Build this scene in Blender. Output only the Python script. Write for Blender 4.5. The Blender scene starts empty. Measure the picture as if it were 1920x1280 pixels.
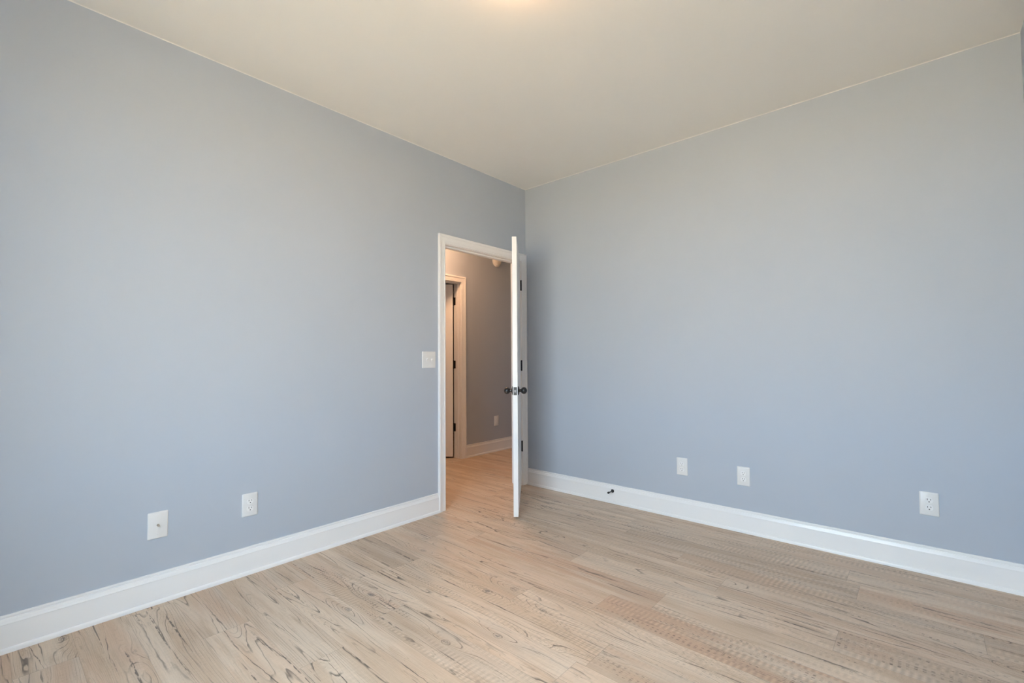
import bpy, bmesh, math, random
from mathutils import Vector, Matrix

random.seed(7)
scene = bpy.context.scene
COL = scene.collection
PI = math.pi

# ------------------------------------------------------------------ camera
cam_data = bpy.data.cameras.new('camera')
cam = bpy.data.objects.new('camera', cam_data)
COL.objects.link(cam)
scene.camera = cam
yaw, pitch, roll, FPX = 0.7234839787, 0.0365721491, -0.0066056146, 872.4455
f = Vector((math.cos(pitch) * math.cos(yaw), math.cos(pitch) * math.sin(yaw), math.sin(pitch)))
r0 = Vector((math.sin(yaw), -math.cos(yaw), 0.0))
u0 = r0.cross(f)
r = r0 * math.cos(roll) + u0 * math.sin(roll)
u = u0 * math.cos(roll) - r0 * math.sin(roll)
m = Matrix((r, u, -f)).transposed().to_4x4()
m.translation = Vector((-3.3353115, -2.7703214, 1.1527742))
cam.matrix_world = m
cam_data.sensor_fit = 'HORIZONTAL'
cam_data.sensor_width = 36.0
cam_data.lens = FPX * 36.0 / 1920.0
cam_data.clip_start = 0.02

# ------------------------------------------------------------------ world and exposure
SKY_COLOR = (0.745, 0.955, 1.13, 1)
SKY_STRENGTH = 1.08
world = bpy.data.worlds.new('world')
scene.world = world
world.use_nodes = True
wt = world.node_tree
wt.nodes.clear()
wo = wt.nodes.new('ShaderNodeOutputWorld')
wb = wt.nodes.new('ShaderNodeBackground')
wb.inputs['Color'].default_value = SKY_COLOR
wb.inputs['Strength'].default_value = SKY_STRENGTH
wt.links.new(wb.outputs[0], wo.inputs[0])
LAWN_A, LAWN_B = (0.270, 0.220, 0.152), (0.320, 0.260, 0.182)
# sun from over the roof: it lights the ground outside the window but cannot shine in
SUN_STRENGTH = 13.0
sun = bpy.data.lights.new('sun', 'SUN')
sun.energy = SUN_STRENGTH
sun.color = (1.0, 0.95, 0.86)
sun.angle = math.radians(0.53)
sun_o = bpy.data.objects.new('sun', sun)
sun_o.rotation_euler = (0, math.radians(38), 0)
sun_o.location = (4, 0, 8)
COL.objects.link(sun_o)
scene.view_settings.view_transform = 'Standard'
scene.view_settings.look = 'None'
scene.view_settings.gamma = 1.0
scene.view_settings.use_curve_mapping = False
scene.view_settings.exposure = 4.32
scene.cycles.max_bounces = 16
scene.cycles.diffuse_bounces = 10
scene.cycles.sample_clamp_indirect = 6.0
scene.cycles.caustics_reflective = False
scene.cycles.caustics_refractive = False
scene.cycles.use_denoising = True

# ------------------------------------------------------------------ dimensions
H = 2.74                    # ceiling
XB, YN = -3.97, -3.174      # wall behind the camera, wall at the camera's right
T = 0.115                   # partition thickness
YH = 1.26                   # far wall of the hall
HX0, HX1 = -1.9, 2.4        # ends of the hall
XL, XR, ZT = -0.983, -0.071, 2.052     # inner edge of the bedroom door's casing
HL, HR, HZ = -0.49, 0.330, 2.045       # inner edge of the hall door's casing
CW = 0.068                  # casing width
WY0, WY1, WZ0, WZ1 = -2.58, -1.40, 0.50, 2.20   # window opening in the wall behind


# ------------------------------------------------------------------ materials
class G:
    """Small helper around a material's node tree."""
    def __init__(self, name):
        self.m = bpy.data.materials.new(name)
        self.m.use_nodes = True
        self.t = self.m.node_tree
        self.t.nodes.clear()
        self.out = self.t.nodes.new('ShaderNodeOutputMaterial')

    def put(self, sock, v):
        if isinstance(v, bpy.types.NodeSocket):
            self.t.links.new(v, sock)
        elif isinstance(v, tuple) and len(v) == 3 and sock.type == 'RGBA':
            sock.default_value = (*v, 1)
        else:
            sock.default_value = v

    def math(self, op, a, b=None, c=None, clamp=False):
        n = self.t.nodes.new('ShaderNodeMath')
        n.operation = op
        n.use_clamp = clamp
        for i, v in enumerate((a, b, c)):
            if v is not None:
                self.put(n.inputs[i], v)
        return n.outputs[0]

    def add(self, a, b): return self.math('ADD', a, b)
    def sub(self, a, b): return self.math('SUBTRACT', a, b)
    def mul(self, a, b): return self.math('MULTIPLY', a, b)

    def smooth(self, x, a, b, lo=0.0, hi=1.0):
        n = self.t.nodes.new('ShaderNodeMapRange')
        n.interpolation_type = 'SMOOTHSTEP'
        self.put(n.inputs['Value'], x)
        n.inputs['From Min'].default_value = a
        n.inputs['From Max'].default_value = b
        n.inputs['To Min'].default_value = lo
        n.inputs['To Max'].default_value = hi
        return n.outputs[0]

    def comb(self, x, y, z):
        n = self.t.nodes.new('ShaderNodeCombineXYZ')
        for i, v in enumerate((x, y, z)):
            self.put(n.inputs[i], v)
        return n.outputs[0]

    def attr(self, name):
        n = self.t.nodes.new('ShaderNodeAttribute')
        n.attribute_name = name
        s = self.t.nodes.new('ShaderNodeSeparateXYZ')
        self.t.links.new(n.outputs['Vector'], s.inputs[0])
        return s.outputs[0], s.outputs[1], s.outputs[2]

    def noise(self, vec, scale=1.0, detail=2.0, rough=0.5, dist=0.0):
        n = self.t.nodes.new('ShaderNodeTexNoise')
        if vec is not None:
            self.put(n.inputs['Vector'], vec)
        n.inputs['Scale'].default_value = scale
        n.inputs['Detail'].default_value = detail
        n.inputs['Roughness'].default_value = rough
        n.inputs['Distortion'].default_value = dist
        return n.outputs['Fac']

    def mix(self, fac, a, b, mode='MIX'):
        n = self.t.nodes.new('ShaderNodeMix')
        n.data_type = 'RGBA'
        n.blend_type = mode
        self.put(n.inputs[0], fac)
        self.put(n.inputs[6], a)
        self.put(n.inputs[7], b)
        return n.outputs[2]

    def bump(self, h, strength, dist):
        n = self.t.nodes.new('ShaderNodeBump')
        n.inputs['Strength'].default_value = strength
        n.inputs['Distance'].default_value = dist
        self.put(n.inputs['Height'], h)
        return n.outputs[0]

    def bsdf(self, color, rough=0.5, metal=0.0, spec=0.5, normal=None, emit=None, estr=0.0):
        n = self.t.nodes.new('ShaderNodeBsdfPrincipled')
        self.put(n.inputs['Base Color'], color)
        self.put(n.inputs['Roughness'], rough)
        n.inputs['Metallic'].default_value = metal
        n.inputs['Specular IOR Level'].default_value = spec
        if normal is not None:
            self.put(n.inputs['Normal'], normal)
        if emit is not None:
            self.put(n.inputs['Emission Color'], emit)
            n.inputs['Emission Strength'].default_value = estr
        self.t.links.new(n.outputs[0], self.out.inputs[0])
        return self.m

    def obj_coord(self):
        n = self.t.nodes.new('ShaderNodeTexCoord')
        return n.outputs['Object']


def painted(name, color, rough, scale=220.0, strength=0.06, spec=0.4):
    g = G(name)
    c = g.obj_coord()
    h = g.noise(c, scale, 3, 0.6)
    v = g.noise(c, 2.2, 2, 0.5)
    col = g.mix(v, tuple(x * 0.985 for x in color), tuple(min(1, x * 1.015) for x in color))
    return g.bsdf(col, rough, 0, spec, g.bump(h, strength, 0.002))


M_WALL = painted('blue_grey_wall_paint', (0.432, 0.478, 0.545), 0.62)
M_CEIL = painted('ceiling_paint', (0.80, 0.785, 0.755), 0.9, 160, 0.08, 0.2)
M_TRIM = painted('white_gloss_trim_paint', (0.815, 0.82, 0.825), 0.32, 60, 0.02, 0.5)
M_PLATE = painted('white_plate_plastic', (0.72, 0.72, 0.715), 0.35, 40, 0.0, 0.5)
M_SOCK = painted('white_socket_plastic', (0.80, 0.80, 0.80), 0.3, 40, 0.0, 0.5)
M_SLOT = painted('dark_slot', (0.03, 0.03, 0.03), 0.6, 40, 0.0, 0.3)
M_BLACK = painted('black_bronze_metal', (0.012, 0.012, 0.013), 0.33, 300, 0.03, 0.6)
M_RUBBER = painted('black_rubber', (0.02, 0.02, 0.022), 0.6, 100, 0.02, 0.4)
M_ALARM = painted('ivory_alarm_plastic', (0.83, 0.80, 0.74), 0.4, 40, 0.0, 0.5)


def metal(name, color, rough):
    g = G(name)
    n = g.noise(g.obj_coord(), 400, 2, 0.5)
    return g.bsdf(g.mix(n, tuple(x * 0.9 for x in color), color), rough, 1.0)


M_NICKEL = metal('nickel', (0.60, 0.57, 0.52), 0.3)
M_STEEL = painted('grey_latch_steel', (0.10, 0.097, 0.09), 0.5, 200, 0.02, 0.5)
M_BOLT = metal('bright_latch_bolt', (0.85, 0.83, 0.80), 0.35)


def glow(name, color, strength):
    g = G(name)
    n = g.noise(g.obj_coord(), 5, 1, 0.5)
    c = g.mix(n, tuple(x * 0.96 for x in color), color)
    return g.bsdf((0.8, 0.78, 0.72), 0.3, 0, 0.5, None, c, strength)


M_LAMP = glow('warm_lit_opal_glass', (1.0, 0.57, 0.27), 1.45)
M_HALLLAMP = glow('warm_lit_hall_glass', (1.0, 0.56, 0.30), 5.2)

g = G('window_glass')
tr = g.t.nodes.new('ShaderNodeBsdfTransparent')
gl = g.t.nodes.new('ShaderNodeBsdfGlossy')
gl.inputs['Roughness'].default_value = 0.02
mx = g.t.nodes.new('ShaderNodeMixShader')
mx.inputs[0].default_value = 0.05
g.t.links.new(tr.outputs[0], mx.inputs[1])
g.t.links.new(gl.outputs[0], mx.inputs[2])
g.t.links.new(mx.outputs[0], g.out.inputs[0])
M_GLASS = g.m

g = G('lawn')
M_LAWN = g.bsdf(g.mix(g.noise(g.obj_coord(), 3, 4), LAWN_A, LAWN_B), 0.9)


def floor_material():
    g = G('limed_pine_planks')
    uu, vv, ss = g.attr('plank_uv')
    tone, saw, grain = g.attr('plank_look')
    warm, edge_v, _ = g.attr('plank_more')
    S = g.mul(ss, 37.0)

    def co(a, b, off=0.0):
        return g.comb(g.mul(uu, a), g.mul(vv, b), g.add(S, off))

    # broad colour drift along the plank
    n_a = g.noise(co(11, 1.1, 1.0), 1, 3, 0.55)
    n_b = g.noise(co(28, 3.2, 2.0), 1, 4, 0.6)
    pale, tan, brown = (0.655, 0.535, 0.418), (0.552, 0.422, 0.308), (0.433, 0.308, 0.208)
    grey = (0.50, 0.415, 0.335)
    col = g.mix(g.smooth(n_a, 0.36, 0.62), tan, pale)
    col = g.mix(g.mul(g.smooth(n_b, 0.52, 0.74), 0.55), col, brown)
    col = g.mix(g.mul(g.smooth(g.noise(co(9, 1.6, 7.0), 1, 2), 0.55, 0.72), 0.5), col, grey)
    col = g.mix(g.mul(warm, g.smooth(g.noise(co(13, 1.4, 5.0), 1, 2), 0.42, 0.62)), col, (0.56, 0.390, 0.275))
    # hairline fibre, lengthwise and across (linen-like print)
    f1 = g.noise(co(260, 9, 3.0), 1, 3, 0.65)
    f2 = g.noise(co(40, 330, 4.0), 1, 2, 0.6)
    fib = g.add(g.mul(g.sub(f1, 0.5), 0.34), g.mul(g.sub(f2, 0.5), 0.16))
    col = g.mix(1.0, col, g.comb(*(g.add(1.0, fib),) * 3), 'MULTIPLY')

    # knots: sparse points, each with its own small heart; only some cells of the pattern carry one
    KU, KV = 5.2, 1.25
    vor = g.t.nodes.new('ShaderNodeTexVoronoi')
    vor.voronoi_dimensions = '2D'
    vor.feature = 'F1'
    vor.inputs['Scale'].default_value = 1.0
    vor.inputs['Randomness'].default_value = 0.85
    pu = g.add(g.mul(uu, KU), g.mul(ss, 17.3))
    pv = g.add(g.mul(vv, KV), g.mul(ss, 9.1))
    g.put(vor.inputs['Vector'], g.comb(pu, pv, 0.0))
    sp = g.t.nodes.new('ShaderNodeSeparateXYZ')
    g.t.links.new(vor.outputs['Position'], sp.inputs[0])
    sc = g.t.nodes.new('ShaderNodeSeparateXYZ')
    g.t.links.new(vor.outputs['Color'], sc.inputs[0])
    du = g.mul(g.sub(pu, sp.outputs[0]), 1.0 / KU)
    dv = g.mul(g.sub(pv, sp.outputs[1]), 1.0 / KV)
    has = g.smooth(sc.outputs[0], 0.40, 0.44)
    size = g.add(0.45, g.mul(sc.outputs[1], 0.6))
    wob = g.mul(g.sub(g.noise(co(70, 45, 6.0), 1, 2), 0.5), 0.010)
    rk = g.math('SQRT', g.add(g.mul(du, du), g.mul(g.mul(dv, dv), 0.34)))
    rk = g.math('DIVIDE', g.add(rk, wob), size)
    near = g.add(g.mul(g.mul(du, du), 950.0), g.mul(g.mul(dv, dv), 62.0))
    bumpk = g.mul(g.math('POWER', 2.718, g.mul(near, -1.0)), has)
    # growth rings: contour lines of a field stretched along the board that flows round the knots
    fld = g.noise(co(6.0, 0.42, 8.0), 1, 1.2, 0.4)
    fld = g.add(g.mul(fld, 25.0), g.add(g.mul(bumpk, 3.6), g.mul(uu, 34.0)))
    fld = g.add(fld, g.mul(g.noise(co(34, 5.5, 9.0), 1, 2), 0.9))
    fr = g.math('FRACT', fld)
    line = g.mul(g.smooth(fr, 0.79, 0.96), g.smooth(fr, 0.962, 1.0, 1.0, 0.0))
    zone = g.smooth(g.add(g.noise(co(10, 0.7, 10.0), 1, 1.5), g.mul(bumpk, 0.16)), 0.36, 0.54)
    brk = g.smooth(g.noise(co(38, 3.6, 11.0), 1, 2), 0.36, 0.62, 0.12, 1.0)
    line = g.mul(g.mul(line, g.mul(zone, brk)), g.mul(grain, 0.92))
    col = g.mix(line, col, (0.105, 0.082, 0.064))
    # fine straight grain between the bold rings
    fine = g.math('FRACT', g.add(g.mul(fld, 3.1), g.mul(g.noise(co(90, 3.0, 20.0), 1, 2), 2.0)))
    fine = g.mul(g.mul(g.smooth(fine, 0.72, 0.95), g.smooth(fine, 0.95, 1.0, 1.0, 0.0)), g.mul(g.smooth(g.noise(co(12, 0.9, 21.0), 1, 1.5), 0.40, 0.60), g.mul(grain, 0.42)))
    col = g.mix(fine, col, (0.22, 0.165, 0.120))
    # a few bold cracks down the heart of the board
    ck = g.noise(co(78, 1.3, 12.0), 1, 2.5, 0.55)
    crack = g.mul(g.smooth(ck, 0.625, 0.69), g.smooth(g.noise(co(9, 0.9, 13.0), 1, 1), 0.42, 0.54))
    crack = g.mul(crack, g.smooth(g.noise(co(120, 30, 14.0), 1, 2), 0.38, 0.52))
    col = g.mix(g.mul(crack, 0.8), col, (0.065, 0.052, 0.046))
    # one long split line wandering down the heart of the board, opening and closing
    wand = g.add(g.mul(g.sub(g.noise(g.comb(3.0, g.mul(vv, 0.8), g.add(S, 24.0)), 1, 1), 0.5), 0.20),
                 g.mul(g.sub(g.noise(g.comb(5.0, g.mul(vv, 17.0), g.add(S, 25.0)), 1, 2), 0.5), 0.011))
    hd = g.math('ABSOLUTE', g.sub(uu, wand))
    opening = g.noise(g.comb(7.0, g.mul(vv, 3.4), g.add(S, 26.0)), 1, 2.5)
    wid = g.add(0.0006, g.mul(g.smooth(opening, 0.45, 0.72), 0.0034))
    heart = g.mul(g.smooth(g.math('DIVIDE', hd, wid), 0.55, 1.25, 1.0, 0.0), g.smooth(opening, 0.36, 0.52))
    col = g.mix(g.mul(heart, g.mul(grain, g.smooth(g.noise(co(150, 22, 27.0), 1, 2), 0.30, 0.55, 0.25, 0.88))), col, (0.075, 0.058, 0.048))
    # knot hearts and their dark rims
    speck = g.smooth(g.noise(co(190, 110, 15.0), 1, 2), 0.40, 0.58, 0.15, 1.0)
    kn = g.mul(g.mul(g.smooth(rk, 0.009, 0.0145, 1.0, 0.0), speck), has)
    rim = g.mul(g.mul(g.smooth(rk, 0.013, 0.0155), g.smooth(rk, 0.016, 0.0195, 1.0, 0.0)), has)
    col = g.mix(g.mul(kn, g.mul(grain, 0.70)), col, (0.135, 0.125, 0.118))
    col = g.mix(g.mul(rim, g.mul(grain, g.mul(brk, 0.75))), col, (0.085, 0.066, 0.052))

    # saw marks: a ladder across the board, with rows of dark dashes
    ph = g.add(g.mul(vv, 2 * PI / 0.0235), g.mul(g.noise(co(9, 5, 16.0), 1, 2), 5.0))
    lad = g.math('SINE', g.add(ph, g.mul(uu, 26.0)))
    band = g.mul(g.smooth(g.noise(co(24, 0.9, 17.0), 1, 1.5), 0.47, 0.60), g.smooth(g.noise(co(4, 5.0, 22.0), 1, 2), 0.35, 0.60, 0.3, 1.0))
    ladm = g.mul(g.mul(lad, band), g.mul(saw, 0.15))
    col = g.mix(1.0, col, g.comb(*(g.add(1.0, ladm),) * 3), 'MULTIPLY')
    dash_band = g.smooth(g.noise(co(15, 1.0, 18.0), 1, 1), 0.53, 0.60)
    dash = g.mul(g.smooth(g.noise(co(300, 12, 19.0), 1, 2.5), 0.52, 0.63), g.smooth(g.add(lad, g.mul(g.noise(co(60, 9, 23.0), 1, 2), 0.8)), 0.15, 1.05))
    col = g.mix(g.mul(g.mul(dash, dash_band), g.mul(saw, 0.85)), col, (0.10, 0.08, 0.065))

    col = g.mix(1.0, col, g.comb(tone, tone, tone), 'MULTIPLY')
    # micro-bevelled joints between boards
    eu = g.math('ABSOLUTE', uu)
    joint = g.math('MAXIMUM', g.smooth(eu, 0.0876, 0.0889), g.smooth(edge_v, 0.0004, 0.0018, 1.0, 0.0))
    col = g.mix(g.mul(joint, 0.30), col, (0.12, 0.09, 0.07))
    hgt = g.sub(g.mul(f1, 0.3), g.add(g.mul(line, 0.8), g.add(g.mul(joint, 1.2), crack)))
    return g.bsdf(col, g.add(0.40, g.mul(n_b, 0.14)), 0, 0.42, g.bump(hgt, 0.12, 0.0012))


M_FLOOR = floor_material()


# ------------------------------------------------------------------ mesh helpers
def link(name, bm, mat, parent=None, smooth=False):
    me = bpy.data.meshes.new(name)
    bmesh.ops.recalc_face_normals(bm, faces=bm.faces)
    bm.to_mesh(me)
    bm.free()
    o = bpy.data.objects.new(name, me)
    me.materials.append(mat)
    if smooth:
        me.polygons.foreach_set('use_smooth', [True] * len(me.polygons))
        try:
            me.set_sharp_from_angle(angle=math.radians(32))
        except Exception:
            pass
    COL.objects.link(o)
    if parent is not None:
        o.parent = parent
    return o


def box(bm, x0, x1, y0, y1, z0, z1):
    r = bmesh.ops.create_cube(bm, size=1.0)
    for v in r['verts']:
        v.co = Vector(((x0 + x1) / 2 + v.co.x * (x1 - x0), (y0 + y1) / 2 + v.co.y * (y1 - y0),
                       (z0 + z1) / 2 + v.co.z * (z1 - z0)))
    return r['verts']


def bevel(bm, width, seg=2):
    bmesh.ops.bevel(bm, geom=list(bm.edges), offset=width, segments=seg, profile=0.6, affect='EDGES')


def lathe(bm, prof, mat4, seg=32):
    """prof: (radius, height) pairs, spun round local Z, then moved by mat4."""
    rings = []
    for rad, h in prof:
        if rad < 1e-6:
            rings.append([bm.verts.new(mat4 @ Vector((0, 0, h)))])
        else:
            rings.append([bm.verts.new(mat4 @ Vector((rad * math.cos(2 * PI * k / seg), rad * math.sin(2 * PI * k / seg), h)))
                          for k in range(seg)])
    for a, b in zip(rings, rings[1:]):
        for k in range(seg):
            k2 = (k + 1) % seg
            if len(a) == 1 and len(b) == 1:
                continue
            if len(a) == 1:
                bm.faces.new((a[0], b[k], b[k2]))
            elif len(b) == 1:
                bm.faces.new((a[k], a[k2], b[0]))
            else:
                bm.faces.new((a[k], a[k2], b[k2], b[k]))
    for ring, cap in ((rings[0], True), (rings[-1], True)):
        if len(ring) > 2:
            bm.faces.new(ring)


def sweep(bm, rings):
    """rings: closed cross-sections with the same number of points; joined and capped."""
    vs = [[bm.verts.new(p) for p in ring] for ring in rings]
    n = len(vs[0])
    for a, b in zip(vs, vs[1:]):
        for k in range(n):
            bm.faces.new((a[k], a[(k + 1) % n], b[(k + 1) % n], b[k]))
    bm.faces.new(vs[0])
    bm.faces.new(vs[-1])


def struct(o, label=None, cat=None):
    o['kind'] = 'structure'
    if label:
        o['label'] = label
    if cat:
        o['category'] = cat
    return o


def empty(name, loc, rot=None):
    o = bpy.data.objects.new(name, None)
    COL.objects.link(o)
    o.empty_display_size = 0.05
    o.location = loc
    if rot is not None:
        o.rotation_euler = rot
    return o


def tag(o, label, cat, group=None):
    o['label'] = label
    o['category'] = cat
    if group:
        o['group'] = group
    return o


# ------------------------------------------------------------------ floor of single planks
def build_floor():
    W = 0.178
    joints = {0: -0.735, 1: -1.200, 2: -1.258, 5: -1.230, 6: -0.558, 7: -0.355, 8: -1.258, 9: -0.548, 11: -0.907}
    L = 1.240
    # (row, number of the board counted from its joint): brightness, saw marks, grain, warmth
    looks = {
        (1, 1): (0.92, 1.0, 0.35, 0.2), (2, 1): (0.86, 1.0, 0.30, 0.2), (0, 2): (0.95, 1.0, 0.3, 0.3),
        (0, 1): (1.0, 0.3, 0.6, 0.2), (1, 2): (1.02, 0.4, 0.4, 0.4), (2, 2): (1.05, 0.45, 0.45, 0.8),
        (9, 0): (0.84, 1.0, 0.55, 0.2), (9, 2): (0.94, 1.0, 0.35, 0.6), (7, 2): (0.93, 1.0, 0.35, 1.0),
        (5, 2): (0.88, 1.0, 0.30, 0.6), (9, 1): (1.07, 0.6, 1.0, 0.1), (8, 1): (1.04, 0.5, 1.0, 0.1),
        (8, 2): (1.05, 0.2, 1.0, 0.1), (6, 1): (0.95, 0.2, 1.0, 0.9), (10, 1): (1.06, 0.1, 1.0, 0.3),
        (10, 2): (1.08, 0.1, 1.0, 0.3), (11, 1): (0.97, 0.8, 0.8, 0.3), (11, 2): (1.0, 0.8, 1.0, 0.4),
        (12, 1): (1.05, 0.1, 1.0, 0.3), (13, 1): (1.02, 0.2, 1.0, 0.2), (5, 1): (1.02, 0.5, 0.9, 0.2),
        (3, 1): (0.99, 0.3, 0.8, 0.3), (4, 1): (1.02, 0.4, 1.0, 0.1), (7, 1): (1.0, 0.2, 1.0, 0.4),
    }
    verts, faces, uvs, look, more = [], [], [], [], []
    y0, y1 = YN - 0.05, 3.25
    for row in range(-14, 25):
        xr = -0.040 - W * row
        xl = xr - W
        rng = random.Random(row * 31 + 5)
        j0 = joints.get(row, -rng.uniform(0.0, L))
        n = 0
        top = j0
        while top < y1:
            top += L
            n -= 1
        k = n
        while top > y0:
            bot = top - L
            a, b = max(bot, y0), min(top, y1)
            if b - a > 1e-4 and xl < HX1 + 0.1 and xr > XB - 0.1:
                prng = random.Random(row * 1009 + k * 77 + 3)
                lk = looks.get((row, k + 1))
                if lk is None:
                    lk = (prng.uniform(0.95, 1.04), prng.choice((0.2, 0.3, 0.6, 0.9)) if row < 12 else 0.15, prng.uniform(0.6, 1.0), prng.uniform(0, 0.7))
                seed = prng.random()
                # rows of vertices close to the two ends carry the distance to the end joint
                ys = [a, a + 0.003, b - 0.003, b]
                ev = [max(0.0, y - bot) if y - bot < top - y else max(0.0, top - y) for y in ys]
                base = len(verts)
                for y, e in zip(ys, ev):
                    for x, uo in ((xl, -W / 2), (xr, W / 2)):
                        verts.append((x, y, 0.0))
                        uvs.append((uo, y + seed * 40.0, seed))
                        look.append((lk[0] * (0.95 if row >= 11 else 1.0), lk[1], lk[2]))
                        more.append((lk[3], min(e, 0.003), 0.0))
                for q in range(3):
                    i = base + q * 2
                    faces.append((i, i + 1, i + 3, i + 2))
            top = bot
            k += 1
    me = bpy.data.meshes.new('floor')
    me.from_pydata(verts, [], faces)
    for nm, data in (('plank_uv', uvs), ('plank_look', look), ('plank_more', more)):
        at = me.attributes.new(nm, 'FLOAT_VECTOR', 'POINT')
        at.data.foreach_set('vector', [c for t in data for c in t])
    me.materials.append(M_FLOOR)
    o = bpy.data.objects.new('floor', me)
    COL.objects.link(o)
    return struct(o, 'limed pine plank floor running from the room into the hall', 'floor')


build_floor()

# ------------------------------------------------------------------ shell
bm = bmesh.new()
box(bm, XB - 0.15, HX1 + 0.1, YN - 0.15, 3.25, H, H + 0.12)
struct(link('ceiling', bm, M_CEIL), 'plain warm white painted ceiling', 'ceiling')


def wall_with_hole(name, axis, at0, at1, lo, hi, h0, h1, hz0, hz1, label):
    """Wall along x (axis 0) or y (axis 1) with one rectangular hole."""
    bm = bmesh.new()
    parts = [(lo, h0, 0, H), (h1, hi, 0, H), (h0, h1, hz1, H)]
    if hz0 > 0:
        parts.append((h0, h1, 0, hz0))
    for a, b, z0, z1 in parts:
        if axis == 0:
            box(bm, a, b, at0, at1, z0, z1)
        else:
            box(bm, at0, at1, a, b, z0, z1)
    bmesh.ops.remove_doubles(bm, verts=bm.verts, dist=1e-5)
    return struct(link(name, bm, M_WALL), label, 'wall')


JT = 0.019   # jamb board thickness
wall_with_hole('wall_left', 0, 0.0, T, XB, HX1, XL + 0.005 - JT, XR - 0.005 + JT, 0, ZT - 0.005 + JT,
               'blue grey wall with the open doorway, left of the corner')
bm = bmesh.new(); box(bm, 0, 0.12, YN - 0.12, -0.0005, 0, H)
struct(link('wall_right', bm, M_WALL), 'blue grey wall to the right of the corner', 'wall')
bm = bmesh.new(); box(bm, XB - 0.15, -0.0005, YN - 0.12, YN, 0, H)
struct(link('wall_near', bm, M_WALL), 'blue grey wall showing as a sliver at the right edge', 'wall')
wall_with_hole('wall_behind', 1, XB - 0.15, XB, YN, 0.0, WY0, WY1, WZ0, WZ1, 'blue grey window wall behind the camera')
wall_with_hole('wall_hall_far', 0, YH, YH + T, HX0, HX1, HL + 0.005 - JT, HR - 0.005 + JT, 0, HZ - 0.005 + JT,
               'blue grey hall wall seen through the doorway')
bm = bmesh.new(); box(bm, HX0 - 0.1, HX0, T, 3.2, 0, H)
struct(link('wall_hall_left', bm, M_WALL), 'end wall of the hall, hidden left of the doorway', 'wall')
bm = bmesh.new(); box(bm, HX1, HX1 + 0.1, 0.0, 3.2, 0, H)
struct(link('wall_hall_right', bm, M_WALL), 'end wall of the hall, hidden right of the doorway', 'wall')
bm = bmesh.new(); box(bm, HX0, HX1, 3.1, 3.2, 0, H)
struct(link('wall_far_room', bm, M_WALL), 'back wall of the dark room beyond the hall door', 'wall')

# outside the window: lawn that the daylight bounces off
bm = bmesh.new(); box(bm, XB - 30, XB - 0.3, -20, 16, -0.6, -0.5)
struct(link('ground', bm, M_LAWN), 'lawn outside the window', 'ground')

# ------------------------------------------------------------------ baseboards and ceiling bead
BASE = [(0.0, 0.146), (0.0050, 0.146), (0.0066, 0.1445), (0.0072, 0.1415), (0.0064, 0.1372), (0.0030, 0.1348), (0.0030, 0.1312),
        (0.0078, 0.1300), (0.0092, 0.1265), (0.0100, 0.1215), (0.0112, 0.1170), (0.0132, 0.1135), (0.0132, 0.1115), (0.0118, 0.1100),
        (0.0118, 0.0200), (0.0140, 0.0196), (0.0166, 0.0175), (0.0184, 0.0140), (0.0194, 0.0090), (0.0196, 0.0), (0.0, 0.0)]


def base_run(name, p0, p1, out, miter0=0.0, miter1=0.0, label=None):
    """Skirting from p0 to p1 on a wall whose free side is `out`; the mitre slides each end by d * factor."""
    p0, p1, out = Vector((*p0, 0)), Vector((*p1, 0)), Vector((*out, 0))
    t = (p1 - p0).normalized()
    bm = bmesh.new()
    sweep(bm, [[p0 + out * d + Vector((0, 0, z)) + t * (d * miter0) for d, z in BASE],
               [p1 + out * d + Vector((0, 0, z)) + t * (d * miter1) for d, z in BASE]])
    o = link(name, bm, M_TRIM, None, True)
    return struct(o, label, 'baseboard')


base_run('baseboard_left', (XB, -0.0002), (XL - CW - 0.0004, -0.0002), (0, -1), 1, 0, 'white moulded baseboard left of the doorway')
base_run('baseboard_right', (-0.0002, YN), (-0.0002, -0.0195), (-1, 0), 1, 0, 'white moulded baseboard along the right wall')
base_run('baseboard_near', (XB, YN + 0.0002), (0, YN + 0.0002), (0, 1), 1, -1, 'white moulded baseboard beside the camera')
base_run('baseboard_behind', (XB + 0.0002, YN), (XB + 0.0002, 0), (1, 0), 1, -1, 'white moulded baseboard under the window')
base_run('baseboard_hall_far', (HR + CW + 0.0004, YH - 0.0002), (HX1, YH - 0.0002), (0, -1), 0, 0,
         'white moulded baseboard of the hall seen through the doorway')
base_run('baseboard_hall_left', (HX0, YH - 0.0002), (HL - CW - 0.0004, YH - 0.0002), (0, -1), 0, 0, 'white moulded hall baseboard left of the hall door')

BEAD = 0.0032  # thin bead added; along the left wall it stands for a light halo
for nm, ring0, ring1, lab in (
    ('trim_3', [(XB, -0.0002, H), (XB, -BEAD, H), (XB, -0.0002, H - BEAD)], [(-0.0002, -0.0002, H), (-0.0002, -BEAD, H), (-0.0002, -0.0002, H - BEAD)],
     'added thin bead for the light halo where the left wall meets the ceiling'),
    ('trim_4', [(-0.0002, YN, H), (-BEAD, YN, H), (-0.0002, YN, H - BEAD)], [(-0.0002, -0.0002, H), (-BEAD, -0.0002, H), (-0.0002, -0.0002, H - BEAD)],
     'thin ceiling-coloured bead where the right wall meets the ceiling')):
    bm = bmesh.new()
    sweep(bm, [[Vector(p) for p in ring0], [Vector(p) for p in ring1]])
    struct(link(nm, bm, M_CEIL), lab, 'trim')

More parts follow.
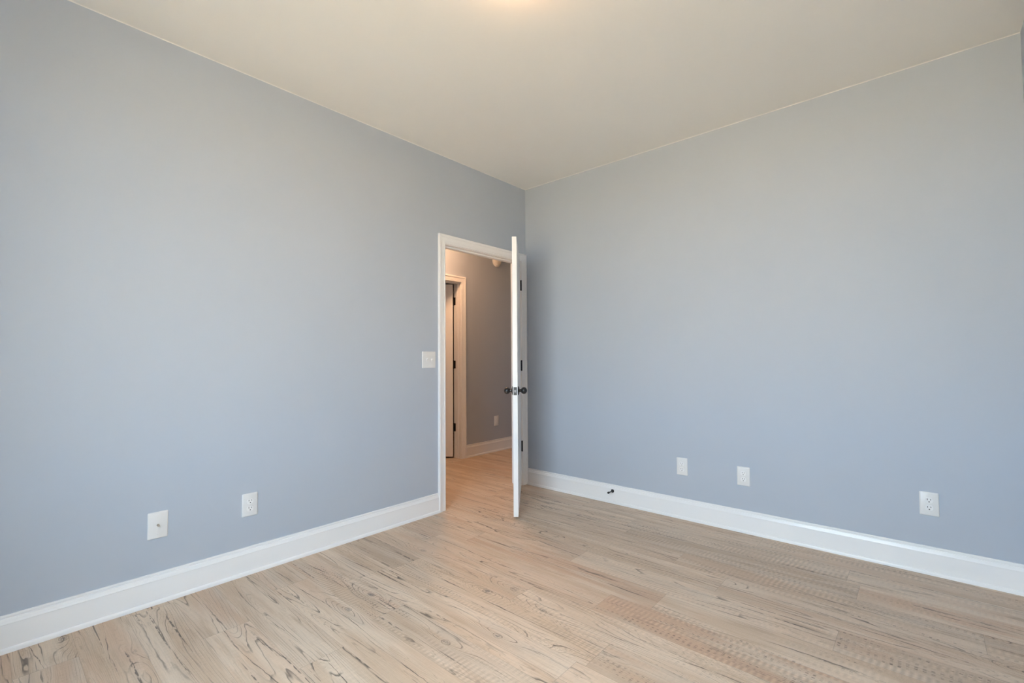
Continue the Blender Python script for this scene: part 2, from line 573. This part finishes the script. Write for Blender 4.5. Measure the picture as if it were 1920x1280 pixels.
# ------------------------------------------------------------------ door frames (casing, jambs, stops)
CASE = [(0.0, 0.0), (0.0, 0.0080), (0.0020, 0.0100), (0.0060, 0.0112), (0.0105, 0.0112), (0.0120, 0.0092), (0.0140, 0.0092),
        (0.0160, 0.0108), (0.0420, 0.0132), (0.0470, 0.0140), (0.0490, 0.0165), (0.0520, 0.0185), (0.0640, 0.0190),
        (0.0672, 0.0175), (0.0680, 0.0150), (0.0680, 0.0)]


def casing_bm(xl, xr, zt, y, sgn):
    """U-shaped mitred casing round an opening on the wall face y, standing out towards sgn."""
    bm = bmesh.new()
    rings = []
    for px, sx, top in ((xl, -1, False), (xl, -1, True), (xr, 1, True), (xr, 1, False)):
        rings.append([Vector((px + sx * w, y + sgn * d, (zt + w) if top else 0.0)) for w, d in CASE])
    sweep(bm, rings)
    return bm


def frame(name, xl, xr, zt, y0, y1, stop, label):
    root = empty(name, ((xl + xr) / 2, (y0 + y1) / 2, 0))
    struct(root, label, 'door frame')
    off = -root.location

    def part(nm, bm, smooth=False):
        bmesh.ops.translate(bm, vec=off, verts=bm.verts)
        return link(nm, bm, M_TRIM, root, smooth)
    part('casing', casing_bm(xl, xr, zt, y0 - 0.0002, -1), True)
    part('casing', casing_bm(xl, xr, zt, y1 + 0.0002, 1), True)
    a, b, t = xl + 0.005, xr - 0.005, zt - 0.005
    bm = bmesh.new()
    box(bm, a - JT, a, y0, y1, 0, t)
    box(bm, b, b + JT, y0, y1, 0, t)
    box(bm, a - JT, b + JT, y0, y1, t, t + JT)
    part('jamb', bm)
    bm = bmesh.new()
    s0, s1 = stop
    d = 0.011
    box(bm, a, a + d, s0, s1, 0, t - d)
    box(bm, b - d, b, s0, s1, 0, t - d)
    box(bm, a, b, s0, s1, t - d, t)
    bevel(bm, 0.002, 1)
    part('door_stop_strip', bm)
    return root


frame('trim_1', XL, XR, ZT, 0.0, T, (0.040, 0.074), 'white moulded casing and jambs round the open doorway')
frame('trim_2', HL, HR, HZ, YH, YH + T, (YH + T - 0.074, YH + T - 0.040), 'white moulded casing round the hall door, seen through the doorway')


# ------------------------------------------------------------------ doors
def door_leaf(width, z0, z1, thick):
    """Six-panel style two-panel leaf. Local: hinge edge at x = 0, leaf along -x, thickness from y = 0 to y = thick."""
    bm = bmesh.new()
    vs = box(bm, -width, 0, 0, thick, z0, z1)
    bmesh.ops.bevel(bm, geom=list(bm.edges), offset=0.0015, segments=1, affect='EDGES')
    return bm


def door_panels(width, z0, z1, thick):
    """Raised panel mouldings on both faces: (x0, x1, z0, z1) rectangles framed by an ogee strip."""
    rects = []
    st = 0.115
    rects.append((-width + st, -st, z0 + 0.24, z0 + 0.86))
    rects.append((-width + st, -st, z0 + 1.06, z1 - 0.12))
    bm = bmesh.new()
    for x0, x1, a, b in rects:
        for y, s in ((0.0, -1), (thick, 1)):
            prof = [(0, 0), (0, 0.0016), (0.004, 0.0022), (0.012, 0.0018), (0.018, 0.0004), (0.018, 0)]
            rings = []
            for cx, cz, sx, sz in ((x0, a, 1, 1), (x1, a, -1, 1), (x1, b, -1, -1), (x0, b, 1, -1), (x0, a, 1, 1)):
                rings.append([Vector((cx + sx * w, y + s * d, cz + sz * w)) for w, d in prof])
            vsr = [[bm.verts.new(p) for p in ring] for ring in rings[:4]]
            n = len(prof)
            for i in range(4):
                p, q = vsr[i], vsr[(i + 1) % 4]
                for k in range(n):
                    bm.faces.new((p[k], p[(k + 1) % n], q[(k + 1) % n], q[k]))
    return bm


def hinge(parent, z, hx, hy, sgn, jamb_dir, height=0.092):
    """Butt hinge: barrel with finials at the pivot, a leaf along the door's edge and one along the jamb."""
    bm = bmesh.new()
    rad = 0.0068
    prof = [(0, -height / 2 - 0.004), (0.004, -height / 2 - 0.003), (rad, -height / 2)]
    for k in range(1, 5):
        zz = -height / 2 + height * k / 5
        prof += [(rad, zz - 0.0006), (rad - 0.0008, zz), (rad, zz + 0.0006)]
    prof += [(rad, height / 2), (0.004, height / 2 + 0.003), (0, height / 2 + 0.004)]
    lathe(bm, prof, Matrix.Translation((hx, hy, z)), 16)
    o = link('hinge', bm, M_BLACK, parent, True)
    o['label'] = 'black butt hinge'
    for nm, d in (('door_leaf_plate', None), ('jamb_leaf_plate', jamb_dir)):
        bm = bmesh.new()
        if d is None:
            box(bm, hx - 0.0012, hx + 0.0012, hy, hy + sgn * 0.036, z - height / 2, z + height / 2)
        else:
            box(bm, hx, hx + 0.036, hy - 0.0012, hy + 0.0012, z - height / 2, z + height / 2)
            bmesh.ops.rotate(bm, verts=bm.verts, cent=(hx, hy, z), matrix=Matrix.Rotation(d, 3, 'Z'))
        bevel(bm, 0.0006, 1)
        q = link(nm, bm, M_BLACK, o)
    return o


def knob(parent, x, z, y, s):
    """Ball knob on a round rose, standing out along local y * s."""
    prof = [(0, 0.0), (0.0325, 0.0), (0.0330, 0.003), (0.0310, 0.006), (0.0240, 0.009), (0.0125, 0.012), (0.0112, 0.017), (0.0112, 0.024)]
    m4 = Matrix.Translation((x, y, z)) @ Matrix.Rotation(-s * PI / 2, 4, 'X')
    bm = bmesh.new()
    lathe(bm, prof, m4, 40)
    o = link('door_knob', bm, M_BLACK, parent, True)
    o['label'] = 'black ball knob'
    bm = bmesh.new()
    R, c = 0.0255, 0.044
    lathe(bm, [(R * math.sin(a), c - R * math.cos(a) * 0.92) for a in [PI * k / 18 for k in range(2, 18)]] + [(0, c + R * 0.92)], m4, 40)
    link('ball', bm, M_BLACK, o, True)
    return o


# bedroom door: pivot on the right jamb, swung into the room until it is seen edge-on
PIV = Vector((XR - 0.005 - 0.001, -0.0085, 0))
DW, DT = 0.898, 0.035
OPEN = math.radians(38.9)
d1 = empty('door_1', PIV, (0, 0, OPEN))
struct(d1, 'white panel door standing ajar with black ball knobs, seen edge-on', 'door')
HY = 0.0085     # leaf's room face lies this far behind the pivot
bm = door_leaf(DW, 0.020, 2.0445, DT)
bmesh.ops.translate(bm, vec=(-0.002, HY, 0), verts=bm.verts)
link('door_slab', bm, M_TRIM, d1)
bm = door_panels(DW, 0.020, 2.0445, DT)
bmesh.ops.translate(bm, vec=(-0.002, HY, 0), verts=bm.verts)
link('panel_moulding', bm, M_TRIM, d1, True)
KZ = 0.917
kx = -DW - 0.002 + 0.060
knob(d1, kx, KZ, HY, -1)
knob(d1, kx, KZ, HY + DT, 1)
# latch plate let into the free edge
bm = bmesh.new()
ex = -DW - 0.002
box(bm, ex - 0.0012, ex + 0.0015, HY + DT / 2 - 0.0125, HY + DT / 2 + 0.0125, KZ - 0.029, KZ + 0.029)
bevel(bm, 0.0008, 1)
lp = link('latch_plate', bm, M_STEEL, d1)
lp['label'] = 'grey metal latch plate'
bm = bmesh.new()
bv = box(bm, ex - 0.010, ex + 0.001, HY + DT / 2 - 0.0065, HY + DT / 2 + 0.0065, KZ - 0.009, KZ + 0.009)
for v in bv:
    if v.co.x < ex - 0.005 and v.co.y > HY + DT / 2:
        v.co.x += 0.007
link('latch_bolt', bm, M_BOLT, lp)
for sz in (-0.021, 0.021):
    bm = bmesh.new()
    lathe(bm, [(0, 0.0005), (0.0032, 0.0005), (0.0036, -0.0006), (0, -0.0006)],
          Matrix.Translation((ex - 0.0012, HY + DT / 2, KZ + sz)) @ Matrix.Rotation(-PI / 2, 4, 'Y'), 14)
    link('screw', bm, M_STEEL, lp, True)
for z in (1.826, 1.088, 0.356):
    hinge(d1, z, 0.0, 0.0, 1, PI / 2 - OPEN)

# hall door: hinged on the right jamb, swung away into the far room
H2 = Vector((HR - 0.005 - 0.001, YH + T + 0.0085, 0))
OPEN2 = -math.radians(48)
d2 = empty('door_2', H2, (0, 0, OPEN2))
struct(d2, 'white hall door with black hinges, half open beyond the doorway', 'door')
bm = door_leaf(0.805, 0.020, 2.030, DT)
bmesh.ops.translate(bm, vec=(-0.004, -0.0085 - DT, 0), verts=bm.verts)
link('door_slab', bm, M_TRIM, d2)
bm = door_panels(0.805, 0.020, 2.030, DT)
bmesh.ops.translate(bm, vec=(-0.004, -0.0085 - DT, 0), verts=bm.verts)
link('panel_moulding', bm, M_TRIM, d2, True)
for z in (1.832, 1.087, 0.354):
    hinge(d2, z, 0.0, 0.0, -1, -PI / 2 - OPEN2)


# ------------------------------------------------------------------ wall plates
def plate_bm(w, h, t=0.006):
    """Local: wall plane y = 0, plate stands out to -y, centred on x, z."""
    bm = bmesh.new()
    prof = [(0.0, 0.0), (0.0, 0.0022), (0.0016, 0.0044), (0.0052, t)]
    rings = []
    for ins, d in prof:
        a, b = w / 2 - ins, h / 2 - ins
        c = 0.003
        pts = [(-a + c, -b), (a - c, -b), (a, -b + c), (a, b - c), (a - c, b), (-a + c, b), (-a, b - c), (-a, -b + c)]
        rings.append([Vector((x, -d, z)) for x, z in pts])
    sweep(bm, rings)
    return bm


def screw_bm(x, z, t=0.006):
    bm = bmesh.new()
    m4 = Matrix.Translation((x, -t, z)) @ Matrix.Rotation(PI / 2, 4, 'X')
    lathe(bm, [(0.0036, -0.0008), (0.0036, 0.0004), (0.0026, 0.0010), (0, 0.0011)], m4, 16)
    return bm


def socket_face(z):
    """Rounded receptacle face with flat top and bottom."""
    bm = bmesh.new()
    R, cut = 0.0172, 0.0140
    ring = []
    n = 48
    for k in range(n):
        a = 2 * PI * k / n
        ring.append((R * math.cos(a), max(-cut, min(cut, R * math.sin(a)))))
    rings = [[Vector((x * s, -d, z + zz * s)) for x, zz in ring] for s, d in ((1, 0.0050), (1, 0.0076), (0.955, 0.0084))]
    sweep(bm, rings)
    return bm


def outlet(label, group):
    root = empty('electrical_outlet', (0, 0, 0))
    tag(root, label, 'outlet', group)
    link('cover_plate', plate_bm(0.079, 0.123), M_PLATE, root, True)
    link('screw', screw_bm(0, 0), M_PLATE, root, True)
    for z in (0.0195, -0.0195):
        s = link('socket', socket_face(z), M_SOCK, root, True)
        for x, hh in ((-0.0064, 0.0085), (0.0064, 0.0068)):
            bm = bmesh.new()
            box(bm, x - 0.0012, x + 0.0012, -0.0087, -0.0080, z + 0.0045 - hh / 2, z + 0.0045 + hh / 2)
            link('slot', bm, M_SLOT, s)
        bm = bmesh.new()
        ring = [(0.0026 * math.cos(a), 0.0026 * math.sin(a)) for a in [PI * k / 10 for k in range(11)]] + [(-0.0026, -0.0022), (0.0026, -0.0022)]
        sweep(bm, [[Vector((x, -0.0080, z - 0.0075 + zz)) for x, zz in ring], [Vector((x, -0.0087, z - 0.0075 + zz)) for x, zz in ring]])
        link('ground_hole', bm, M_SLOT, s)
    return root


def copy_thing(src, label):
    c = src.copy()
    COL.objects.link(c)
    c['label'] = label
    for ch in src.children:
        d = ch.copy()
        COL.objects.link(d)
        d.parent = c
        for gc in ch.children:
            e = gc.copy()
            COL.objects.link(e)
            e.parent = d
    return c


GRP = 'white duplex outlets on the walls'
first = outlet('white duplex outlet low on the left wall, beside the cable jack plate', GRP)
first.location = (-2.3635, 0, 0.369)
for loc, rz, lab in (
        ((0, -1.449, 0.370), PI / 2, 'white duplex outlet on the right wall nearest the corner and the door stop'),
        ((0, -1.8575, 0.366), PI / 2, 'white duplex outlet in the middle of the three on the right wall'),
        ((0, -2.7705, 0.368), PI / 2, 'white duplex outlet at the far right end of the right wall'),
        ((0.922, YH, 0.377), 0.0, 'white duplex outlet on the hall wall seen through the doorway')):
    o = copy_thing(first, lab)
    o.location = loc
    # right wall faces -x, so the plate's front (-y) turns to -x
    o.rotation_euler = (0, 0, -rz)

# cable jack plate
root = empty('cable_wall_plate', (-2.7695, 0, 0.3685))
tag(root, 'white cable jack plate with a metal coax connector, leftmost low on the left wall', 'wall plate')
link('cover_plate', plate_bm(0.080, 0.125), M_PLATE, root, True)
for z in (0.042, -0.042):
    link('screw', screw_bm(0, z), M_PLATE, root, True)
bm = bmesh.new()
m4 = Matrix.Translation((0, -0.006, 0)) @ Matrix.Rotation(PI / 2, 4, 'X')
lathe(bm, [(0.0064, 0.0), (0.0064, 0.003)], m4, 6)
lathe(bm, [(0.0046, 0.003), (0.0048, 0.0036)] + [(0.0048 - 0.0004 * (k % 2), 0.004 + 0.0007 * k) for k in range(12)] + [(0.0044, 0.0128), (0.0022, 0.0128), (0.0022, 0.010), (0, 0.010)], m4, 20)
o = link('coax_connector', bm, M_NICKEL, root)
o['label'] = 'threaded metal coax connector'

# two-toggle light switch
root = empty('light_switch', (-1.1405, 0, 1.148))
tag(root, 'white two-toggle light switch plate beside the door casing', 'light switch')
link('cover_plate', plate_bm(0.125, 0.123), M_PLATE, root, True)
for x in (-0.023, 0.023):
    bm = bmesh.new()
    box(bm, x - 0.0052, x + 0.0052, -0.0064, -0.0055, -0.012, 0.012)
    bevel(bm, 0.0003, 1)
    s = link('toggle_collar', bm, M_SOCK, root)
    bm = bmesh.new()
    v = box(bm, x - 0.0042, x + 0.0042, -0.0215, -0.0058, -0.0045, 0.0045)
    for q in v:
        if q.co.y < -0.010:
            q.co.z = q.co.z * 0.75 + 0.0085
            q.co.x = x + (q.co.x - x) * 0.85
    bevel(bm, 0.0012, 2)
    link('toggle', bm, M_SOCK, s, True)
    for z in (0.030, -0.030):
        link('screw', screw_bm(x, z), M_PLATE, root, True)

# baseboard door stop
root = empty('door_stop', (-0.0118, -0.890, 0.0975), (0, 0, -PI / 2))
tag(root, 'black rigid door stop screwed to the right baseboard', 'door stop')
m4 = Matrix.Rotation(PI / 2, 4, 'X')
bm = bmesh.new()
lathe(bm, [(0, 0), (0.0135, 0), (0.0135, 0.003), (0.011, 0.006), (0.006, 0.008), (0.0045, 0.010), (0.0045, 0.058), (0.0060, 0.060), (0, 0.060)], m4, 24)
link('rod', bm, M_BLACK, root, True)
bm = bmesh.new()
lathe(bm, [(0, 0.0601), (0.0078, 0.0601), (0.0082, 0.064), (0.0078, 0.070), (0.005, 0.0735), (0, 0.0742)], m4, 24)
o = link('rubber_tip', bm, M_RUBBER, root, True)

# smoke alarm high on the hall wall
root = empty('smoke_alarm', (0.935, YH, 2.385))
tag(root, 'round white smoke alarm high on the hall wall, above the hall outlet', 'smoke alarm')
m4 = Matrix.Rotation(PI / 2, 4, 'X')
bm = bmesh.new()
lathe(bm, [(0.070, 0), (0.070, 0.010), (0.067, 0.013), (0.060, 0.014)], m4, 48)
link('mounting_ring', bm, M_ALARM, root, True)
bm = bmesh.new()
lathe(bm, [(0.062, 0.013), (0.061, 0.026), (0.056, 0.036), (0.046, 0.042), (0.030, 0.045), (0.029, 0.0435), (0.024, 0.0435), (0.023, 0.046), (0, 0.047)], m4, 48)
link('dome_cover', bm, M_ALARM, root, True)


# ------------------------------------------------------------------ lamps
def ceiling_lamp(name, loc, rad, label, mat):
    root = empty(name, loc)
    tag(root, label, 'ceiling light')
    m4 = Matrix.Rotation(PI, 4, 'X')
    bm = bmesh.new()
    lathe(bm, [(0, 0.0), (rad * 0.80, 0.0), (rad * 0.80, 0.018), (rad * 0.72, 0.026), (0, 0.026)], m4, 48)
    link('mounting_pan', bm, M_NICKEL, root, True)
    bm = bmesh.new()
    n = 12
    lathe(bm, [(rad * 0.70, 0.0262), (rad * 0.98, 0.030)] + [(rad * math.cos(PI / 2 * k / n), 0.032 + 0.062 * math.sin(PI / 2 * k / n)) for k in range(n)] + [(0, 0.094)], m4, 48)
    link('glass_bowl', bm, mat, root, True)
    bm = bmesh.new()
    lathe(bm, [(0, 0.0935), (0.010, 0.0945), (0.012, 0.099), (0.006, 0.105), (0, 0.107)], m4, 20)
    link('finial', bm, M_NICKEL, root, True)
    return root


ceiling_lamp('ceiling_light', (-2.0, -1.65, H), 0.155, 'lit flush ceiling light with warm opal bowl in the bedroom', M_LAMP)
ceiling_lamp('ceiling_light', (-0.25, 0.83, H), 0.14, 'lit flush ceiling light with warm opal bowl in the hall', M_HALLLAMP)

# ------------------------------------------------------------------ window behind the camera
win = empty('window_1', (XB, (WY0 + WY1) / 2, WZ0))
struct(win, 'white double-hung window pair behind the camera', 'window')


def wpart(nm, boxes, mat, bev=0.002):
    bm = bmesh.new()
    for b in boxes:
        box(bm, *b)
    if bev:
        bevel(bm, bev, 1)
    bmesh.ops.translate(bm, vec=-win.location, verts=bm.verts)
    return link(nm, bm, mat, win)


ym = (WY0 + WY1) / 2
fx0, fx1 = XB - 0.11, XB - 0.05
fr_ = 0.04
wpart('window_frame', [(fx0, fx1, WY0, WY0 + fr_, WZ0, WZ1), (fx0, fx1, WY1 - fr_, WY1, WZ0, WZ1), (fx0, fx1, ym - fr_ / 2, ym + fr_ / 2, WZ0, WZ1),
                       (fx0, fx1, WY0, WY1, WZ0, WZ0 + fr_), (fx0, fx1, WY0, WY1, WZ1 - fr_, WZ1),
                       (fx0, fx1, WY0, WY1, (WZ0 + WZ1) / 2 - 0.02, (WZ0 + WZ1) / 2 + 0.02)], M_TRIM)
wpart('window_sill', [(XB - 0.05, XB + 0.03, WY0 - 0.08, WY1 + 0.08, WZ0 - 0.022, WZ0)], M_TRIM)
cs = 0.07
wpart('window_casing', [(XB, XB + 0.018, WY0 - cs, WY0, WZ0, WZ1 + cs), (XB, XB + 0.018, WY1, WY1 + cs, WZ0, WZ1 + cs),
                        (XB, XB + 0.018, WY0, WY1, WZ1, WZ1 + cs), (XB, XB + 0.016, WY0 - cs, WY1 + cs, WZ0 - 0.095, WZ0 - 0.022)], M_TRIM)
wpart('window_pane', [(XB - 0.083, XB - 0.078, WY0 + 0.03, WY1 - 0.03, WZ0 + 0.03, WZ1 - 0.03)], M_GLASS, 0)

# daylight portal in the window opening (guides sampling of the sky, gives no light of its own)
pl = bpy.data.lights.new('window_portal', 'AREA')
pl.shape = 'RECTANGLE'
pl.size, pl.size_y = WY1 - WY0, WZ1 - WZ0
pl.cycles.is_portal = True
po = bpy.data.objects.new('window_portal', pl)
po.location = (XB - 0.152, ym, (WZ0 + WZ1) / 2)
po.rotation_euler = (PI / 2, 0, -PI / 2)
COL.objects.link(po)
